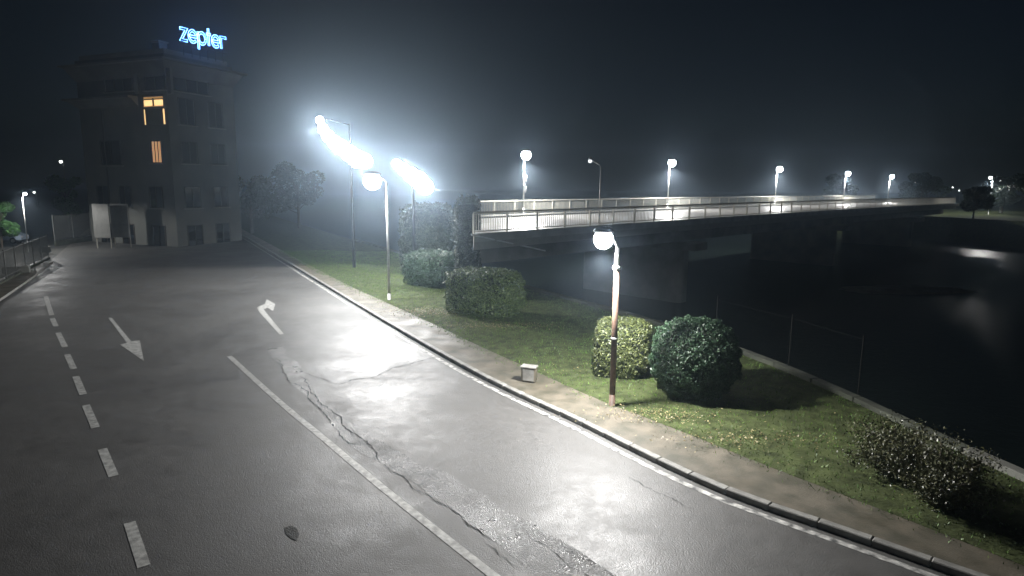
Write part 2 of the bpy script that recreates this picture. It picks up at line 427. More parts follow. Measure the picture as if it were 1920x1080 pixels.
V = np.stack([G - dx, G + dx, tip], 1).reshape(-1, 3)
go = fast_mesh('grass', V, np.arange(n * 3).reshape(-1, 3), M['grass']); go['kind'] = 'stuff'
# fallen leaves and low ground cover beside the hedges
L1 = in_lawn(2500)[:3600]; L1[:, 2] += .05
extra = []
for (px, py, sx, sy, k) in ((800, 592, 2.6, 1.3, 1600), (930, 618, 2.8, .9, 900), (1220, 790, 2.2, .7, 500), (1400, 835, 2.5, .7, 450), (1100, 700, 2.5, 1.5, 150)):
    g0 = ground(px, py); e = rng.normal(0, 1, (k, 3)) * np.array([sx * .5, sy * .5, 0]) + np.array(g0); e[:, 2] = .19 + np.abs(rng.normal(0, .03, k)); extra.append(e)
L1 = np.concatenate([L1] + extra)
lo = leaves('fallen_leaves', L1, np.tile([0, 0, 1.], (len(L1), 1)), .03, M['litter'], tilt=.4); lo['kind'] = 'stuff'

# river wall with its coping, water, far bank ------------------
bm = bmesh.new(); e2 = resample(edge, 2.0)
ribbon(bm, [Vector((p.x, p.y, .12)) for p in e2], [Vector((p.x, p.y, 0)) + (q - p).normalized() * .0 + Vector((0, 0, -7.2)) for p, q in zip(offset(e2, 2.2), offset(e2, 2.2))])
struct('river_wall', bm, M['bank'])
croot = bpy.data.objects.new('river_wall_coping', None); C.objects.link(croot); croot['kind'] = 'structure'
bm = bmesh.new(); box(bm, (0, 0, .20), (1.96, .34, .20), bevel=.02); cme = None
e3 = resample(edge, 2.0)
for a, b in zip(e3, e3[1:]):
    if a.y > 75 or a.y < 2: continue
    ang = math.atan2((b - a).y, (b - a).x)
    if cme is None: so = obj('coping_stone', bm, M['dim_concrete'], croot); cme = so.data; cme2 = cme.copy(); cme2.materials[0] = M['concrete']
    else: so = link('coping_stone', cme2 if b.y < 15.6 else cme, croot)  # nearest stones get lighter concrete to paint in the lamplight
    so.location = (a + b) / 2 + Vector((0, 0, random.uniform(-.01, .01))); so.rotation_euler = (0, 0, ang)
# water
m = bpy.data.materials.new('river_water'); m.use_nodes = True; nt = m.node_tree; b = nt.nodes['Principled BSDF']
b.inputs['Base Color'].default_value = (.012, .018, .015, 1); b.inputs['Roughness'].default_value = .26; b.inputs['IOR'].default_value = 1.33
tc = nt.nodes.new('ShaderNodeTexCoord'); n1 = nt.nodes.new('ShaderNodeTexNoise'); n1.inputs['Scale'].default_value = 2.2; n1.inputs['Detail'].default_value = 5; n1.inputs['Roughness'].default_value = .6
bp = nt.nodes.new('ShaderNodeBump'); bp.inputs['Distance'].default_value = .07; bp.inputs['Strength'].default_value = 1
nt.links.new(tc.outputs['Object'], n1.inputs['Vector']); nt.links.new(n1.outputs['Fac'], bp.inputs['Height']); nt.links.new(bp.outputs[0], b.inputs['Normal'])
M['water'] = m
bm = bmesh.new(); poly(bm, [(-440, -60, WATER), (440, -60, WATER), (440, 440, WATER), (-440, 440, WATER)]); struct('river', bm, M['water'])
# far bank beyond the bridge end
fb = [Vector(p) for p in ((-60, 440, 0), (10, 235, 0), (60, 150, 0), (84, 112, 0), (96, 60, 0), (130, -20, 0), (150, -60, 0))]
fb = smooth_line(fb, 2)
bm = bmesh.new(); poly(bm, [Vector((p.x, p.y, 1.2)) for p in fb] + [Vector((440, -60, 1.2)), Vector((440, 440, 1.2))]); bmesh.ops.triangulate(bm, faces=bm.faces[:])
ribbon(bm, [Vector((p.x, p.y, 1.2)) for p in fb], [Vector((p.x, p.y, -7)) for p in offset(fb, -6)])
struct('far_bank', bm, M['soil'])
# shallow stony bar with ruffled water round it
bm = bmesh.new(); g0 = ground(1700, 545, WATER)
vs = bmesh.ops.create_icosphere(bm, subdivisions=4, radius=1)['verts']
for v in vs:
    v.co = Vector((v.co.x * 6.5, v.co.y * 2.2, v.co.z * .45)) * (1 + .18 * math.sin(v.co.x * 7) * math.cos(v.co.y * 9))
    v.co += Vector((g0.x, g0.y, WATER - .1))
struct('gravel_bar', bm, M['concrete'])

# ------------------------------------------------------------------ the bridge
DB = Vector((0.703, 0.711, 0)).normalized(); NB = Vector((-DB.y, DB.x, 0))      # along, across (away from camera)
PN = Vector((-1.0, 35.0, 0)); WB = 14.2; S0, S1 = -1.5, 118.5
def skew(w): return -1.5 + 0.88 * w          # the bridge starts on a slanting line along the river
def zb(s):
    return 4.22 - 0.00004 * max(0, s) ** 2
def bp_(s, w, dz=0): p = PN + DB * s + NB * w; return Vector((p.x, p.y, zb(s) + dz))
bridge = thing('bridge', 'long concrete river bridge with railings under a row of lit lamps', 'bridge')
def sweep(name, prof, m, s0=S0, s1=S1, step=2.5, closed=True):
    bm = bmesh.new(); rows = []; n = int((s1 - s0) / step) + 1
    for i in range(n + 1):
        rows.append([bm.verts.new(bp_(skew(w) + (s1 - skew(w)) * i / n, w, dz)) for w, dz in prof])
    k = len(prof)
    for A_, B_ in zip(rows, rows[1:]):
        for j in range(k if closed else k - 1): 
            try: bm.faces.new((A_[j], A_[(j + 1) % k], B_[(j + 1) % k], B_[j]))
            except ValueError: pass
    if closed: bm.faces.new(rows[0]); bm.faces.new(rows[-1][::-1])
    return obj(name, bm, m, bridge)
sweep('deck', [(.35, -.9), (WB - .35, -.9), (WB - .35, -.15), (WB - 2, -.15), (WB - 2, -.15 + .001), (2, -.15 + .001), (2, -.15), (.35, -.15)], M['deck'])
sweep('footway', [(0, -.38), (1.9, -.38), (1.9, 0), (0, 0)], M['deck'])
sweep('footway', [(WB - 1.9, -.38), (WB, -.38), (WB, 0), (WB - 1.9, 0)], M['concrete'])
sweep('edge_beam', [(-.12, -.42), (-.003, -.42), (-.003, .03), (-.12, .03)], M['white_concrete'])
for w in (2.2, 5.4, 8.6, 11.8):
    sweep('girder', [(w, -2.0), (w + .5, -2.0), (w + .5, -.91), (w, -.91)], M['concrete_dark'])
for s in (24, 60, 96):
    bm = bmesh.new()
    c = PN + DB * s + NB * (WB / 2)
    box(bm, (c.x, c.y, (zb(s) - 2.0 - 7.5) / 2), (1.4, 10.5, zb(s) - 2.01 + 7.5), rz=math.atan2(DB.y, DB.x), bevel=.3)
    obj('pier', bm, M['concrete_dark'], bridge)
    bm = bmesh.new(); box(bm, (c.x, c.y, zb(s) - 2.35), (2.0, 13.2, .66), rz=math.atan2(DB.y, DB.x), bevel=.05); obj('pier_cap', bm, M['concrete_dark'], bridge)
bm = bmesh.new(); q0, q1 = bp_(skew(0) - .01, 0), bp_(skew(WB) - .01, WB); q0 = q0 + Vector((-.45, 3.8, 0)); fp = [q0, q1, q1 + Vector((-.8, .5, 0)), q0 + Vector((-.5, 1.5, 0))]
lo_ = [bm.verts.new((p.x, p.y, -7)) for p in fp]; hi_ = [bm.verts.new((p.x, p.y, 4.3)) for p in fp]
bm.faces.new(hi_); bm.faces.new(lo_[::-1])
for k in range(4): bm.faces.new((lo_[k], lo_[(k + 1) % 4], hi_[(k + 1) % 4], hi_[k]))
obj('abutment', bm, M['land'], bridge)
# railings: rail beams, posts and baluster panels
PAN = 2.5
def railing(w, m, mp):
    s00 = skew(w); bm = bmesh.new(); n = int((S1 - s00) / PAN)
    tube(bm, [bp_(s00 + i * PAN, w, 1.12) for i in range(n + 1)], .05, 6)
    r = obj('railing', bm, m, bridge)
    bmp = bmesh.new(); box(bmp, (0, 0, .54), (.09, .09, 1.08))
    pme = None
    bmq = bmesh.new(); nb = 13
    for k in range(1, nb + 1): box(bmq, (k * PAN / (nb + 1), 0, .585), (.026, .026, .90))
    box(bmq, (PAN / 2, 0, .12), (PAN - .1, .045, .05)); box(bmq, (PAN / 2, 0, 1.045), (PAN - .1, .04, .03))
    qme = None; ang = math.atan2(DB.y, DB.x)
    for i in range(n + 1):
        s = s00 + i * PAN
        if pme is None: o = obj('post', bmp, mp, r); pme = o.data
        else: o = link('post', pme, r)
        o.location = bp_(s, w); o.rotation_euler = (0, 0, ang)
        if i < n:
            if qme is None: o = obj('railing_panel', bmq, m, r); qme = o.data
            else: o = link('railing_panel', qme, r)
            o.location = bp_(s, w); o.rotation_euler = (0, -math.atan2(zb(s + PAN) - zb(s), PAN), ang)
    return r
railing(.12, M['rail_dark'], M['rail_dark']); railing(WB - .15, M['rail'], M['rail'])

# ------------------------------------------------------------------ street lamps
def light(parent, power, radius=.16, col=(1.0, .985, .955), loc=(0, 0, 0), spot=174, tilt=0):
    d = bpy.data.lights.new('lamp_light', 'SPOT'); d.energy = power; d.shadow_soft_size = radius; d.color = col
    d.spot_size = math.radians(spot); d.spot_blend = .25
    o = bpy.data.objects.new('lamp_light', d); C.objects.link(o); o.parent = parent; o.location = loc
    o.rotation_euler = (math.radians(tilt), 0, 0)
    return o
def street_lamp(label, h, arm, power, loc, rz, group, bowl=.26, lower=M['galv'], split=0.0, r=.075, sign=False, lens=None, name='street_lamp'):
    """pole at the origin, arm along local +x, a bowl-shaped glass under a housing at its end"""
    t = thing(name, label, 'street lamp', loc, rz, group)
    bm = bmesh.new(); lathe(bm, [(r * 1.9, 0), (r * 1.9, .03), (r * 1.15, .05), (r * 1.12, .5)], 12); obj('base', bm, lower, t, True)
    zs = h * split
    if split:
        bm = bmesh.new(); tube(bm, [(0, 0, .5), (0, 0, zs)], [r * 1.1, r], 12); obj('lower_pole', bm, lower, t, True)
        bm = bmesh.new(); lathe(bm, [(r * 1.0, 0), (r * 1.45, .02), (r * 1.45, .09), (r * .9, .13)], 12, (0, 0, zs)); obj('collar', bm, M['galv'], t, True)
    bm = bmesh.new(); tube(bm, [(0, 0, max(zs + .12, .5)), (0, 0, h - .05)], [r * .95, r * .62], 12); obj('pole', bm, M['galv'], t, True)
    up = .42
    bm = bmesh.new(); tube(bm, [(0, 0, h - .25), (0, 0, h - .05), (arm * .2, 0, h + .14), (arm, 0, h + up)], r * .5, 8); obj('arm', bm, M['galv'], t, True)
    bm = bmesh.new(); lathe(bm, [(bowl * 1.04, 0), (bowl * 1.1, .03), (bowl * .85, .12), (bowl * .25, .19)], 16, (arm, 0, h + up)); hd = obj('lamp_head', bm, M['housing'], t, True)
    bm = bmesh.new(); lathe(bm, [(bowl * math.sin(a), -bowl * .75 - bowl * math.cos(a)) for a in [PI * k / 12 for k in range(1, 10)]], 16, (arm, 0, h + up))  # globe sized up so its shape also carries the lamp's glare
    obj('lamp_glass', bm, lens or M['lens'], hd, True)
    if split:
        bm = bmesh.new(); lathe(bm, [(r * 1.02, 0), (r * 1.22, .01), (r * 1.22, .05), (r * 1.02, .06)], 12, (0, 0, h * .44)); obj('band', bm, M['galv'], t, True)
        bm = bmesh.new(); box(bm, (0, -r * 1.08, .8), (.09, .03, .32), bevel=.008); obj('access_door', bm, lower, t)
        bm = bmesh.new()
        for k in range(4): box(bm, (math.cos(PI / 4 + k * PI / 2) * r * 1.6, math.sin(PI / 4 + k * PI / 2) * r * 1.6, .055), (.03, .03, .05))
        obj('anchor_bolts', bm, M['galv'], t)
    if power: light(hd, power, bowl * .5, loc=(arm, 0, h + up - bowl * 1.75 - bowl * .55))
    if sign:
        for zz in (h * .62, h * .44):
            bm = bmesh.new(); tube(bm, [(.10, -.03, zz), (.10, .0, zz)], .32, 20); vs = bm.verts[:]; bmesh.ops.translate(bm, verts=vs, vec=(.28, 0, 0))
            obj('round_sign', bm, M['white'], t)
    return t
def toward(p, q): return math.atan2(q.y - p.y, q.x - p.x)
p0 = ground(1147, 768); h0 = at_depth(1137, 443, p0.y)
street_lamp('tall brown-based lamp post with glowing head beside the clipped bushes', 5.12, .46, LAMP_W * 1.7, p0, PI + .25, 'lamps along the pavement', bowl=.29, lower=M['rust'], split=.86, r=.085)
p1 = ground(730, 566)
street_lamp('lit lamp post on the lawn left of the dark hedges', 6.9, .8, LAMP_W * 1.4, p1, PI + .1, 'lamps along the pavement', bowl=.5, r=.09)
# bridge lamps stand on the far footway
SL = [((980 - 960) / 1200, 57)]
s_first = (Vector((57 * 20 / 1200, 57, 0)) - PN).dot(DB)
lab = ['lit bridge lamp nearest the left end, with two round signs', 'second lit bridge lamp from the left', 'third lit bridge lamp from the left', 'fourth lit bridge lamp from the left', 'rightmost lit bridge lamp of the row']
for i in range(5):
    kx_ = ((980, 1248, 1447, 1574, 1656)[i] - 960) / 1200; q = PN + NB * (WB - .6); s = (kx_ * q.y - q.x) / (DB.x - kx_ * DB.y)
    street_lamp(lab[i], 4.9, .45, LAMP_W * 2.4, bp_(s, WB - .6), toward(DB * 0, Vector((.4, -1, 0))), 'lit lamps on the bridge', bowl=.42, sign=(i == 0), r=.08)
# unlit near-side lamp and tall post
sN = 10.0
street_lamp('slim bridge lamp on the near railing, barely glowing', 3.8, .7, 0, bp_(sN, .45), toward(DB * 0, Vector((-1, .25, 0))), None, bowl=.12, r=.05, lens=M['lens_dim'])

# floodlight masts put in for the white lens smear; head rows follow its shape
def mast(label, Y, base_px, heads_px, power, rad):
    b0 = at_depth(base_px, 400, Y); b0.z = 0
    t = thing('added_floodlight_mast', label, 'floodlight mast', b0, 0, 'floodlight masts put in for the lens glare')
    hs = [at_depth(x, y, Y) - b0 for x, y in heads_px]; top = max(h.z for h in hs)
    bm = bmesh.new(); tube(bm, [(0, 0, 0), (0, 0, top - .2)], [.12, .08], 12); obj('pole', bm, M['black_paint'], t, True)
    bm = bmesh.new(); tube(bm, [Vector((0, 0, top - .3))] + [h + Vector((0, .25, .25)) for h in hs], .04, 8); obj('crossbar', bm, M['black_paint'], t, True)
    for k, h in enumerate(hs):
        rr = rad[k]
        bm = bmesh.new(); tube(bm, [h + Vector((0, .32, .1)), h + Vector((0, .12, .03)), h + Vector((0, -.02, 0))], [rr * .35, rr * .9, rr * 1.08], 20); hd = obj('added_floodlight', bm, M['housing'], t, True)
        bm = bmesh.new(); tube(bm, [h + Vector((0, -.022, 0)), h + Vector((0, -.14, -.03)), h + Vector((0, -.24, -.05))], [rr, rr * .85, rr * .4], 20); obj('lamp_glass', bm, M['lens_smear'], hd, True)
        if k % 3 == 1: light(hd, power, .3, loc=h + Vector((0, -.55, -.05)), spot=165, tilt=-62)  # added spot, lights the road from the smear's place
mast('taller floodlight mast with eight blazing heads put in to imitate the left of the lens glare', 50, 661, [(600, 226), (606, 242), (616, 256), (628, 268), (641, 277), (655, 288), (669, 298), (684, 302)], LAMP_W * .62, (.32, .42, .5, .56, .6, .66, .72, .6))
mast('floodlight mast with five blazing heads put in to imitate the right of the lens glare', 46, 775, [(744, 308), (757, 318), (771, 328), (785, 338), (797, 350)], LAMP_W * .66, (.36, .46, .56, .66, .6))

# ------------------------------------------------------------------ clipped hedges and bushes
def shell_points(n, sx, sy, sz, power, seed_bumps=5):
    """points on a rounded-box (superellipsoid) surface, base at z=0, with clumps"""
    d = rng.normal(0, 1, (n, 3)); d /= np.linalg.norm(d, axis=1)[:, None]
    r = (np.abs(d[:, 0]) ** power + np.abs(d[:, 1]) ** power + np.abs(d[:, 2]) ** power) ** (-1 / power)
    cl = 1 + .05 * np.sin(d[:, 0] * 7 + d[:, 2] * 5) * np.sin(d[:, 1] * 6 + 2) + .04 * np.sin(d[:, 0] * 13 + 1) * np.sin(d[:, 2] * 15 + d[:, 1] * 9) + .02 * np.sin(d[:, 2] * 23 + d[:, 0] * 17)
    P = d * (r * cl)[:, None]
    N = np.sign(d) * np.abs(P) ** (power - 1); N /= np.linalg.norm(N, axis=1)[:, None] + 1e-9
    P = P * (1 - np.abs(rng.normal(0, .05, n)) + .035 * (rng.uniform(0, 1, n) > .93))[:, None]
    P = P * np.array([sx / 2, sy / 2, sz / 2]); P[:, 2] += sz / 2
    return P, N
def hedge(name, label, cat, loc, size, m, power=6, n=16000, leaf=.05, rz=0.0, group=None):
    t = thing(name, label, cat, loc, rz, group)
    P, N = shell_points(n, *size, power)
    leaves('foliage', P, N, leaf, m, t)
    bm = bmesh.new(); vs = bmesh.ops.create_icosphere(bm, subdivisions=4, radius=1)['verts']
    for v in vs:
        r = (abs(v.co.x) ** power + abs(v.co.y) ** power + abs(v.co.z) ** power) ** (-1 / power)
        v.co = v.co * r * .88; v.co = Vector((v.co.x * size[0] / 2, v.co.y * size[1] / 2, v.co.z * size[2] / 2 + size[2] / 2))
    obj('inner_twigs', bm, M['core'], t)
    bm = bmesh.new()
    for k in range(7): tube(bm, [(random.uniform(-.25, .25), random.uniform(-.2, .2), -.02), (random.uniform(-.4, .4), random.uniform(-.3, .3), size[2] * .4)], .03, 6)
    obj('stem', bm, M['bark'], t)
    return t
def on_lawn(px, py): p = ground(px, py); p.z = .15; return p
g = on_lawn(908, 601); hedge('hedge', 'large box-clipped hedge with mottled leaves beside the leaf litter', 'hedge', g + Vector((0, .9, 0)), (3.9, 2.4, 2.35), M['leaf'], 5, 26000, .055, -.5)
g = on_lawn(808, 545); hedge('hedge', 'dim rounded hedge behind and left of the largest clipped hedge', 'hedge', g + Vector((0, 1, 0)), (3.7, 2.6, 2.3), M['leaf_dark'], 4, 18000, .06, -.5)
g = on_lawn(1170, 722); hedge('hedge', 'small yellowish clipped bush directly behind the brown lamp post', 'hedge', g + Vector((.05, .85, 0)), (1.95, 1.9, 2.0), M['leaf_yel'], 4.5, 17000, .042, -.2)
g = on_lawn(1312, 772); hedge('round_bush', 'ball-shaped dark green bush right of the brown lamp post', 'bush', g + Vector((.1, 1.2, -.1)), (2.75, 2.75, 2.65), M['leaf_dark'], 2.3, 34000, .035)
# tall dark evergreen by the bridge's left end
hedge('tall_evergreen', 'tall dark evergreen left of the bridge end, behind the dim hedge', 'evergreen', (-6.3, 47.6, .1), (4.0, 2.6, 5.2), M['leaf_tree'], 5, 16000, .08)

hedge('tall_evergreen', 'narrow dark evergreen column right at the left end of the bridge', 'evergreen', (-2.62, 37.6, .1), (1.5, 1.8, 5.9), M['leaf_tree'], 7, 12000, .06)

# straggly shrub at the lower right
for (px, py, dz, wd, ht, nb, lb) in ((1775, 985, .5, 1.0, 1.0, 60, 'straggly thin-leaved shrub beside the bright concrete coping at lower right'), (1690, 925, .5, 1.15, .9, 60, 'low spreading shrub left of the straggly one, against the river wall')):
    g = on_lawn(px, py); t = thing('straggly_shrub', lb, 'shrub', g + Vector((.1, dz, 0)))
    bm = bmesh.new(); tips = []
    for k in range(nb):
        a = random.uniform(0, 2 * PI); l = random.uniform(.7, 1.6) * ht; sp = random.uniform(.2, 1.05) * wd
        p = [Vector((math.cos(a) * .1, math.sin(a) * .1, 0)), Vector((math.cos(a) * sp * .5, math.sin(a) * sp * .5, l * .6)), Vector((math.cos(a) * sp, math.sin(a) * sp, l * (1.1 - .3 * sp)))]
        tube(bm, p, [.018, .012, .005], 5); tips += [p[1].lerp(p[2], random.random()) for _ in range(150)] + [p[0].lerp(p[1], random.uniform(.3, 1)) for _ in range(80)]
    obj('branches', bm, M['bark'], t)
    P = np.array(tips) + rng.normal(0, .12, (len(tips), 3)); P[:, 2] = np.abs(P[:, 2])
    leaves('foliage', P, rng.normal(0, 1, P.shape), .03, M['leaf_tan'], t)

# trees: trunk, limbs, crown of clumps
def tree(label, loc, h, spread, m, n=9000, group=None, leaf=.16):
    t = thing('tree', label, 'tree', loc, random.uniform(0, 6), group)
    bm = bmesh.new(); tube(bm, [(0, 0, -.1), (.05, .03, h * .35), (.1, -.05, h * .7)], [h * .028, h * .02, h * .008], 8)
    cl = []
    for k in range(16):
        a = random.uniform(0, 2 * PI); z = h * random.uniform(.35, .95); rr = spread * (1 - abs(z / h - .6) * 1.3) * random.uniform(.3, 1)
        q = Vector((math.cos(a) * rr, math.sin(a) * rr, z)); tube(bm, [(.06, 0, z * .65), q], [h * .009, h * .003], 5); cl.append(q)
    obj('trunk', bm, M['bark'], t)
    P = []
    for q in cl:
        s = spread * random.uniform(.22, .42); k = n // 16
        e = rng.normal(0, 1, (k, 3)); e /= np.linalg.norm(e, axis=1)[:, None]; e *= (rng.uniform(.4, 1, k) ** .5 * s)[:, None]; e[:, 2] *= .75
        P.append(e + np.array(q))
    P = np.concatenate(P); leaves('crown', P, rng.normal(0, 1, P.shape), leaf, m, t)
    return t
def gd(px, Y): p = at_depth(px, 400, Y); p.z = -.02; return p
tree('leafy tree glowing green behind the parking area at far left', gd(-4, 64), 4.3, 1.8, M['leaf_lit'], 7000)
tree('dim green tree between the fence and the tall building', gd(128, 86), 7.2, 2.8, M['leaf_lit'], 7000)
tree('shadowed tree at the foot of the tall building', gd(470, 82), 8, 4.0, M['leaf_tree'], 7000)
tree('shadowed tree under the left end of the glare', gd(560, 92), 9, 4.4, M['leaf_tree'], 7000)
FT = ['dark tree nearest the bridge end on the far bank', 'dark tree at the far bank just right of the bridge end', 'tallest dark tree on the far bank, at the right', 'small dark tree behind the bridge lamps', 'dark tree behind the fourth bridge lamp', 'dark tree furthest left on the far bank', 'dark tree standing right in front of the bridge end on the far bank']
for k, (x, y, hh_, sp) in enumerate(((100, 125, 8, 5), (110, 112, 7, 5), (121, 100, 9, 6), (104, 137, 7.5, 5), (96, 152, 8, 5.5), (84, 168, 8, 5), (80.5, 112.5, 5.5, 2.6))):
    o = tree(FT[k], (x, y, 1.2), hh_, sp, M['leaf_tree'], 4200, 'dark trees on the far bank', .26)

# ------------------------------------------------------------------ corner building with roof sign
YL, YR = 71.0, 66.0
BL = at_depth(158, 300, YL); BRr = at_depth(322, 300, YR)
BL.z = BRr.z = 0; U = (BRr - BL); BW = U.length; U.normalize(); NV = Vector((U.y, -U.x, 0))      # NV points to the camera
ang_b = math.atan2(U.y, U.x)
def fac(px, py):
    d = ray(px, py); o = Vector((0, 0, H)); t = (BL - o).dot(NV) / d.dot(NV); p = o + d * t
    return (p - BL).dot(U), p.z
building = thing('corner_building', 'tall pale building with flared cornices and two lit windows', 'building', BL, ang_b)
TOP = fac(300, 100)[1]; DEP = 8.6
bm = bmesh.new(); box(bm, (BW / 2, DEP / 2, TOP / 2), (BW, DEP, TOP)); obj('walls', bm, M['plaster'], building)
def cornice(z, hgt, out, nm):
    bm = bmesh.new(); o = out
    rings = []
    for (e, zz) in ((.02, z - hgt), (.1, z - hgt + .12), (o * .7, z - .25), (o, z - .18), (o, z)):
        rings.append([bm.verts.new(v) for v in ((-e, -e, zz), (BW + e, -e, zz), (BW + e, DEP + e, zz), (-e, DEP + e, zz))])
    for A_, B_ in zip(rings, rings[1:]):
        for k in range(4): bm.faces.new((A_[k], A_[(k + 1) % 4], B_[(k + 1) % 4], B_[k]))
    bm.faces.new(rings[0][::-1]); bm.faces.new(rings[-1]); obj(nm, bm, M['cornice'], building)
cornice(fac(200, 120)[1], 1.6, 1.15, 'cornice')
zc = fac(200, 184)[1]; uc = fac(258, 180)[0]
bm = bmesh.new()
for x0_, x1_, y0_, y1_ in ((0, uc, 0, DEP),):
    rings = []
    for (e, zz) in ((.02, zc - 1.0), (.1, zc - .88), (.77, zc - .25), (1.1, zc - .18), (1.1, zc)):
        rings.append([bm.verts.new(v) for v in ((-e, -e, zz), (uc, -e, zz), (uc, .5, zz), (-e, .5, zz))])
    for A_, B_ in zip(rings, rings[1:]):
        for k in range(4): bm.faces.new((A_[k], A_[(k + 1) % 4], B_[(k + 1) % 4], B_[k]))
    bm.faces.new(rings[0][::-1]); bm.faces.new(rings[-1])
obj('balcony_cornice', bm, M['cornice'], building)
for px_ in (258, 320):
    bm = bmesh.new(); box(bm, (fac(px_, 150)[0], -.12, (fac(px_, 128)[1] + fac(px_, 176)[1]) / 2), (.55, .26, fac(px_, 128)[1] - fac(px_, 176)[1]))
    obj('pilaster', bm, M['cornice'], building)
zr = fac(200, 120)[1]
bm = bmesh.new(); box(bm, (BW / 2, DEP / 2, zr + .55), (BW - .6, DEP - .6, 1.1)); obj('parapet', bm, M['cornice'], building)
bm = bmesh.new(); box(bm, (fac(264, 90)[0], 2.2, zr + 1.5), (1.0, 1.0, 1.2), bevel=.04); box(bm, (fac(264, 90)[0], 2.2, zr + 2.2), (1.2, 1.2, .15)); obj('chimney', bm, M['cornice'], building)
def window(x0, x1, y0, y1, pane_m, cols=2, trans=0.0, mull=True, u=None, side=False):
    if u is None:
        ua, zt = fac(x0, y0); ub, zb_ = fac(x1, y1)
    else: ua, ub, zb_, zt = u
    w, h = ub - ua, zt - zb_
    bm = bmesh.new(); f = .09
    for (cx, cz, sx, sz) in ((w / 2, f / 2, w, f), (w / 2, h - f / 2, w, f), (f / 2, h / 2, f, h - 2 * f), (w - f / 2, h / 2, f, h - 2 * f)):
        box(bm, (cx, -.03, cz), (sx, .12, sz))
    fr = obj('window', bm, M['frame_dark'], building); fr.location = (BW, ua, zb_) if side else (ua, 0, zb_)
    if side: fr.rotation_euler = (0, 0, PI / 2)
    for c in range(cols):
        bw = (w - 2 * f) / cols; bm = bmesh.new(); box(bm, (f + bw * (c + .5), -.012, h / 2), (bw - .07, .03, h - 2 * f)); obj('pane', bm, pane_m, fr)
        if c and mull: bm = bmesh.new(); box(bm, (f + bw * c, -.035, h / 2), (.065, .09, h - 2 * f)); obj('mullion', bm, M['frame_dark'], fr)
    bm = bmesh.new(); box(bm, (w / 2, -.12, -.06), (w + .3, .3, .1)); obj('sill', bm, M['cornice'], fr)
    return fr, w, h
for (x0, x1, y0, y1) in ((194, 250, 130, 170), (270, 312, 128, 168)): window(x0, x1, y0, y1, M['glass'], 3 if x1 - x0 > 50 else 2)
# first lit window: two bright panes on top, a drawn dark blind below with light leaking at both sides
ua, zt = fac(267, 178); ub, zl = fac(311, 233); w_, h_ = ub - ua, zt - zl
fr = None
bm = bmesh.new(); box(bm, (w_ / 2, -.02, h_ - .12), (w_, .16, .24)); box(bm, (w_ / 2, -.02, h_ * .56), (w_ - .01, .14, .12)); box(bm, (w_ / 2, -.02, h_ * .73), (.16, .13, h_ * .28))
fr = obj('window', bm, M['frame_dark'], building); fr.location = (ua, 0, zl)
for cx in (w_ * .25 + .02, w_ * .75 - .02): bm = bmesh.new(); box(bm, (cx, -.025, h_ * .72), (w_ * .40, .03, h_ * .19)); obj('pane', bm, M['warm'], fr)
bm = bmesh.new(); box(bm, (w_ / 2, -.012, h_ * .90), (w_ * .9, .022, h_ * .09)); obj('pane', bm, M['warm_rim'], fr)
bm = bmesh.new(); box(bm, (w_ / 2, -.03, h_ * .26), (w_ * .84, .05, h_ * .5)); obj('blind', bm, M['blind'], fr)
for cx in (w_ * .05, w_ * .95): bm = bmesh.new(); box(bm, (cx, -.02, h_ * .26), (w_ * .055, .03, h_ * .5)); obj('light_gap', bm, M['warm'], fr)
bm = bmesh.new(); box(bm, (w_ / 2, -.035, h_ * .605), (w_ * .9, .14, .05)); obj('light_gap', bm, M['warm_rim'], fr)
window(283, 306, 264, 306, M['warm_dim'], 3)
window(188, 230, 264, 310, M['glass'], 2)
ue = fac(283, 264)
for (z0, z1) in ((fac(283, 306)[1], ue[1]), (fac(283, 306)[1] - 4.6, ue[1] - 4.6), (fac(283, 306)[1] - 8.6, ue[1] - 8.6)):
    for uu in (1.6, 5.0, 9.6):
        if z1 < ue[1] - 1: window(0, 0, 0, 0, M['glass'], 2, u=(uu, uu + 1.9, z0, z1))
    for uu in (1.2, 4.9): window(0, 0, 0, 0, M['glass'], 2, u=(uu, uu + 2.0, z0, z1), side=True)
window(0, 0, 0, 0, M['glass'], 3, u=(.9, 5.2, fac(300, 168)[1], fac(300, 130)[1]), side=True)
for uu in (1.2, 4.9): window(0, 0, 0, 0, M['glass'], 2, u=(uu, uu + 2.0, fac(267, 233)[1], fac(267, 182)[1]), side=True)
bm = bmesh.new(); uu = fac(195, 250)[0]; box(bm, (uu, -.05, fac(195, 260)[1] / 2), (.1, .1, fac(195, 205)[1] / 1 - .2)); 
dn = obj('downpipe', bm, M['frame_dark'], building)
dn.location = (0, 0, fac(195, 205)[1] / 2 - fac(195, 260)[1] / 2)
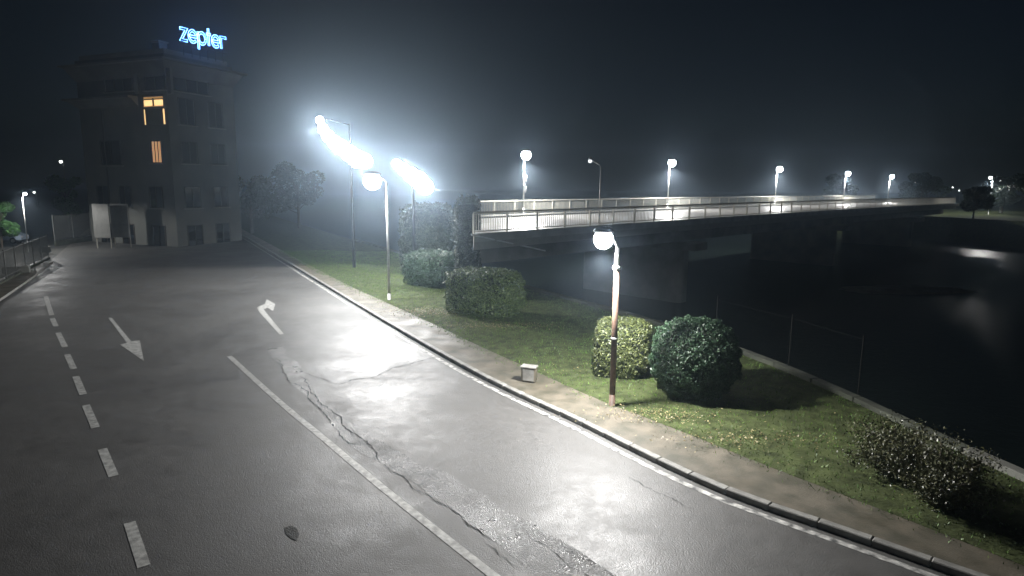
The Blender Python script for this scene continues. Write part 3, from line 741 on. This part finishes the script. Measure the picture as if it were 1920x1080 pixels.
# the neon word on the roof
Ys = 67.6
sA = at_depth(339, 82, Ys); sB = at_depth(427, 89, Ys + 4.8)
zs_ = (sA.z + sB.z) / 2
sA.z = sB.z = max(zs_, 0)
sign = thing('neon_sign', 'blue neon word outlined in glowing tubes on the roof', 'neon sign', (sA.x, sA.y, sA.z), math.atan2(sB.y - sA.y, sB.x - sA.x))
SW = (sB - sA).length
cur = bpy.data.curves.new('word', 'FONT'); cur.body = 'zepter'; tmp = bpy.data.objects.new('word', cur); C.objects.link(tmp)
dg = bpy.context.evaluated_depsgraph_get(); dg.update(); me = tmp.evaluated_get(dg).to_mesh(); xs = [v.co.x for v in me.vertices]; full = max(xs) - min(xs); x00 = min(xs)
tmp.evaluated_get(dg).to_mesh_clear()
def strokes(ch):
    """centre lines of the rounded sans letters, x-height 1"""
    arc = lambda cx, cy, r, a0, a1, n=18: [(cx + r * math.cos(math.radians(a0 + (a1 - a0) * i / n)), cy + r * math.sin(math.radians(a0 + (a1 - a0) * i / n))) for i in range(n + 1)]
    return {'z': ([[(0, .92), (.72, .92), (.08, .08), (.76, .08)]], .86), 'e': ([[(.06, .5), (.86, .5)] + arc(.46, .5, .42, 12, 318)], .98),
            'p': ([arc(.46, .5, .42, 0, 360), [(.04, .95), (.04, -.36)]], .98), 't': ([[(.2, 1.35), (.2, .06)], [(-.04, .92), (.46, .92)]], .5), 'r': ([[(.06, .06), (.06, .92), (.7, .92)]], .8)}[ch]
bpy.data.objects.remove(tmp)
def outline(pts, w):
    """closed outline at distance w round an open stroke"""
    P = [Vector((a, b, 0)) for a, b in pts]; L, R = [], []
    for i, p in enumerate(P):
        if i == 0: t = (P[1] - p).normalized(); k = 1
        elif i == len(P) - 1: t = (p - P[i - 1]).normalized(); k = 1
        else:
            t1 = (p - P[i - 1]).normalized(); t2 = (P[i + 1] - p).normalized(); t = t1 + t2
            t = t.normalized() if t.length > .2 else t1; k = 1 / max(.45, t.dot(t1))
        nn = Vector((-t.y, t.x, 0)) * w * k; L.append(p + nn); R.append(p - nn)
    return L + R[::-1] + [L[0]]
word = 'zepter'; adv = sum(strokes(c)[1] + .06 for c in word); kx = SW / adv; kz = 1.32; x = 0
for ch in word:
    st, w = strokes(ch); bm = bmesh.new()
    for s_ in st:
        o = outline(s_, .085)
        tube(bm, [((x + p.x) * kx, 0, p.y * kz) for p in o], .034, 5, False)
    obj('letter', bm, M['neon'], sign); x += w + .06
bm = bmesh.new()
for zz in (-.35, .7): box(bm, (SW / 2, .3, zz), (SW, .06, .06))
for k in range(6): box(bm, (SW * (k + .5) / 6, .3, -.15), (.06, .055, 2.4))
obj('frame', bm, M['sign_metal'], sign)

# ------------------------------------------------------------------ left side: fence, panels, parked car, far lamps
def fence_run(label, a, b, h, name='fence', base=.35):
    L = (b - a).length; t = thing(name, label, 'fence', a, toward(a, b))
    bm = bmesh.new(); box(bm, (L / 2, 0, base / 2), (L, .2, base)); obj('plinth', bm, M['dim_concrete'], t)
    n = max(2, int(L / 2.4)); pm = None
    for i in range(n + 1):
        if pm is None: bm = bmesh.new(); box(bm, (0, 0, h / 2 + base / 2), (.08, .08, h - base)); o = obj('post', bm, M['old_rail'], t); pm = o.data
        else: o = link('post', pm, t)
        o.location = (L * i / n, 0, 0)
    bm = bmesh.new()
    for zz in (base + .15, h - .12): box(bm, (L / 2, .003, zz), (L, .04, .04))
    obj('rail', bm, M['old_rail'], t); bm = bmesh.new(); pitch = .16; w = L / n
    nb = int(w / pitch)
    for k in range(1, nb): box(bm, (w * k / nb, 0, (h + base) / 2 + .02), (.022, .022, h - base - .3))
    me_ = None
    for i in range(n):
        if me_ is None: o = obj('fence_panel', bm, M['old_rail'], t); me_ = o.data
        else: o = link('fence_panel', me_, t)
        o.location = (L * i / n, 0, 0)
    return t
fence_run('metal fence on a low pale plinth in front of the tall building', ground(104, 461), ground(172, 451), 3.2, base=.55)
fence_run('dark railing fence along the left pavement at the picture edge', ground(-60, 568), ground(92, 487), 2.2, base=.25)
bm = bmesh.new(); a, b_ = ground(-120, 640), ground(100, 492); 
L_ = smooth_line([a, a.lerp(b_, .5) + Vector((.2, .2, 0)), b_], 1)
ribbon(bm, [p + Vector((0, 0, .12)) for p in offset(L_, 2.4)], [p + Vector((0, 0, .12)) for p in L_]); struct('left_pavement', bm, M['pavement'])
bm = bmesh.new(); ribbon(bm, [p + Vector((0, 0, .12)) for p in L_], [p + Vector((0, 0, -.01)) for p in offset(L_, -.03)]); struct('left_kerb_face', bm, M['kerb'])
# two pale notice panels on posts
for k, (x0, x1, lb) in enumerate(((171, 203, 'left one of the two pale notice boards behind the fence'), (205, 240, 'right one of the two pale notice boards, beside the tall building'))):
    Y = 64 + k; a = at_depth(x0, 382, Y); b_ = at_depth(x1, 380, Y); t = thing('notice_board', lb, 'notice board', (a.x, Y, 0)); w = b_.x - a.x
    bm = bmesh.new(); box(bm, (w / 2, 0, a.z - 1.7), (w - .06, .1, 3.4), bevel=.02); obj('panel', bm, M['pale_panel'], t)
    for xx in (.15, w - .15): bm = bmesh.new(); tube(bm, [(xx, .12, -.05), (xx, .12, a.z - .1)], .05, 8); obj('post', bm, M['rail_dark'], t)
# parked car, pale blue
def car(label, loc, rz):
    t = thing('parked_car', label, 'car', loc, rz)
    prof = [(-2.1, .35), (-2.15, .75), (-1.95, .95), (-1.15, 1.02), (-.55, 1.42), (.75, 1.46), (1.5, 1.02), (2.05, .9), (2.1, .4)]
    bm = bmesh.new(); rows = []
    for y, k in ((-.86, .0), (-.8, .06), (.8, .06), (.86, .0)):
        rows.append([bm.verts.new((x_, y * (.82 if z_ > 1.1 else 1), z_ + (k if z_ > .9 else 0) * .5)) for x_, z_ in prof])
    for A_, B_ in zip(rows, rows[1:]):
        for j in range(len(prof)): bm.faces.new((A_[j], A_[(j + 1) % len(prof)], B_[(j + 1) % len(prof)], B_[j]))
    bm.faces.new(rows[0]); bm.faces.new(rows[-1][::-1]); obj('body', bm, M['car_paint'], t)
    for sy in (-1, 1):
        bm = bmesh.new(); vs = [bm.verts.new(v) for v in ((-1.0, sy * .865, 1.06), (-.52, sy * .735, 1.37), (.68, sy * .735, 1.40), (1.3, sy * .865, 1.06))]; bm.faces.new(vs)
        r = bmesh.ops.extrude_face_region(bm, geom=bm.faces[:]); bmesh.ops.translate(bm, verts=[v for v in r['geom'] if isinstance(v, bmesh.types.BMVert)], vec=(0, sy * .012, .005)); obj('side_window', bm, M['glass'], t)
    for x_ in (-1.3, 1.3):
        for sy in (-1, 1):
            bm = bmesh.new(); tube(bm, [(x_, sy * .68, .32), (x_, sy * .9, .32)], .32, 16); wh = obj('wheel', bm, M['rubber'], t)
            bm = bmesh.new(); tube(bm, [(x_, sy * .895, .32), (x_, sy * .91, .32)], .19, 12); obj('rim', bm, M['galv'], wh)
    for sy in (-1, 1):
        bm = bmesh.new(); box(bm, (2.06, sy * .62, .72), (.12, .34, .14), bevel=.02); obj('headlight', bm, M['white'], t)
        bm = bmesh.new(); box(bm, (-2.1, sy * .62, .78), (.1, .3, .14), bevel=.02); obj('tail_light', bm, M['rust'], t)
    return t
car('pale blue parked car behind the railing at the left picture edge', ground(6, 456), .25)
lt = at_depth(43, 366, 60)
street_lamp('small bluish-white lamp above the railing at far left', lt.z - .2, .3, LAMP_W * .6, (lt.x - .1, 60, 0), 0, None, bowl=.14, r=.05)
# pale blocks by the railing
for px, py, s, lb in ((32, 515, (1.6, .5, .5), 'pale concrete block below the railing at the left edge'), (85, 476, (.9, .5, .6), 'small grey concrete block at the far end of the left railing')):
    g = ground(px, py); bm = bmesh.new(); box(bm, (0, 0, s[2] / 2), s, bevel=.04); o = obj('concrete_block', bm, M['concrete'], None); o.location = (g.x, g.y, .12); o.rotation_euler = (0, 0, .5); tag(o, lb, 'block')
# far street lamps
far = [(118, 302, 150, 'far lamp shining alone left of the tall building'), (68, 360, 150, 'faint far lamp above the left railing'), (1720, 341, 190, 'first faint lamp on the far bank right of the bridge end'), (1743, 350, 200, 'second faint lamp right of the bridge end, very small'), (1764, 351, 215, 'third tiny lamp of the far bank row'), (1789, 351, 230, 'fourth tiny lamp of the far bank row'), (1801, 357, 240, 'last and lowest tiny lamp of the far bank row'), (1862, 332, 130, 'left one of the two higher lamps at the far right edge'), (1882, 339, 140, 'right one of the two higher lamps at the far right edge')]
for px, py, Y, lb in far:
    p = at_depth(px, py, Y); zb0 = 0 if px < 900 else 1.2
    street_lamp(lb or 'one of the tiny lamps in the row on the far bank', p.z - zb0 - .3, .5, LAMP_W * 1.0 if px in (1862, 1882) else 0, (p.x, p.y, zb0), PI, 'tiny lamps in the distance', bowl=.34 if px in (118, 1862) else .24, r=.07, lens=M['lens_far'], name='distant_street_lamp')

# ------------------------------------------------------------------ small things on the lawn
# pale cabinet by the pavement
g = ground(992, 724); t = thing('utility_box', 'low pale utility box at the lawn edge beside the pavement', 'utility box', (g.x, g.y + .15, .12), -.35)
bm = bmesh.new(); box(bm, (0, 0, .27), (.5, .3, .5), bevel=.015); obj('body', bm, M['pavement'], t)
bm = bmesh.new(); box(bm, (0, 0, .545), (.56, .36, .05), bevel=.01); obj('lid', bm, M['kerb'], t)
bm = bmesh.new(); box(bm, (.02, -.157, .27), (.4, .012, .4)); obj('door', bm, M['kerb'], t)
# wire fence of tall thin posts along the river wall
wf = thing('wire_fence', 'thin dark posts with wires along the river wall', 'fence')
es = [ground(1340, 652), ground(1477, 700), ground(1607, 754)]; pm = None
for p in es:
    if pm is None: bm = bmesh.new(); tube(bm, [(0, 0, -.3), (0, 0, 1.95)], .018, 8); o = obj('post', bm, M['black_paint'], wf); pm = o.data
    else: o = link('post', pm, wf)
    o.location = (p.x, p.y, .30)
for hz in (1.8,):
    bm = bmesh.new(); tube(bm, [p + Vector((0, 0, .30 + hz)) for p in es], .004, 4); obj('wire', bm, M['black_paint'], wf)
# pale pipe slanting below the bridge end
bm = bmesh.new(); tube(bm, [at_depth(884, 440, 33), at_depth(1022, 470, 40)], .045, 8)
tag(obj('handrail', bm, M['white']), 'pale pipe handrail slanting down under the left end of the bridge', 'handrail')

# ------------------------------------------------------------------ damp night air
bm = bmesh.new(); box(bm, (0, 195, 11.5), (900, 530, 39)); hz = obj('haze', bm, mat('tmp', (1, 1, 1)))
m = bpy.data.materials.new('haze'); m.use_nodes = True; nt = m.node_tree; nt.nodes.clear()
o_ = nt.nodes.new('ShaderNodeOutputMaterial'); v = nt.nodes.new('ShaderNodeVolumePrincipled')
v.inputs['Color'].default_value = (.62, .80, 1, 1); v.inputs['Density'].default_value = HAZE_DENSITY; v.inputs['Anisotropy'].default_value = .89
nt.links.new(v.outputs[0], o_.inputs['Volume']); hz.data.materials.clear(); hz.data.materials.append(m); hz['kind'] = 'stuff'
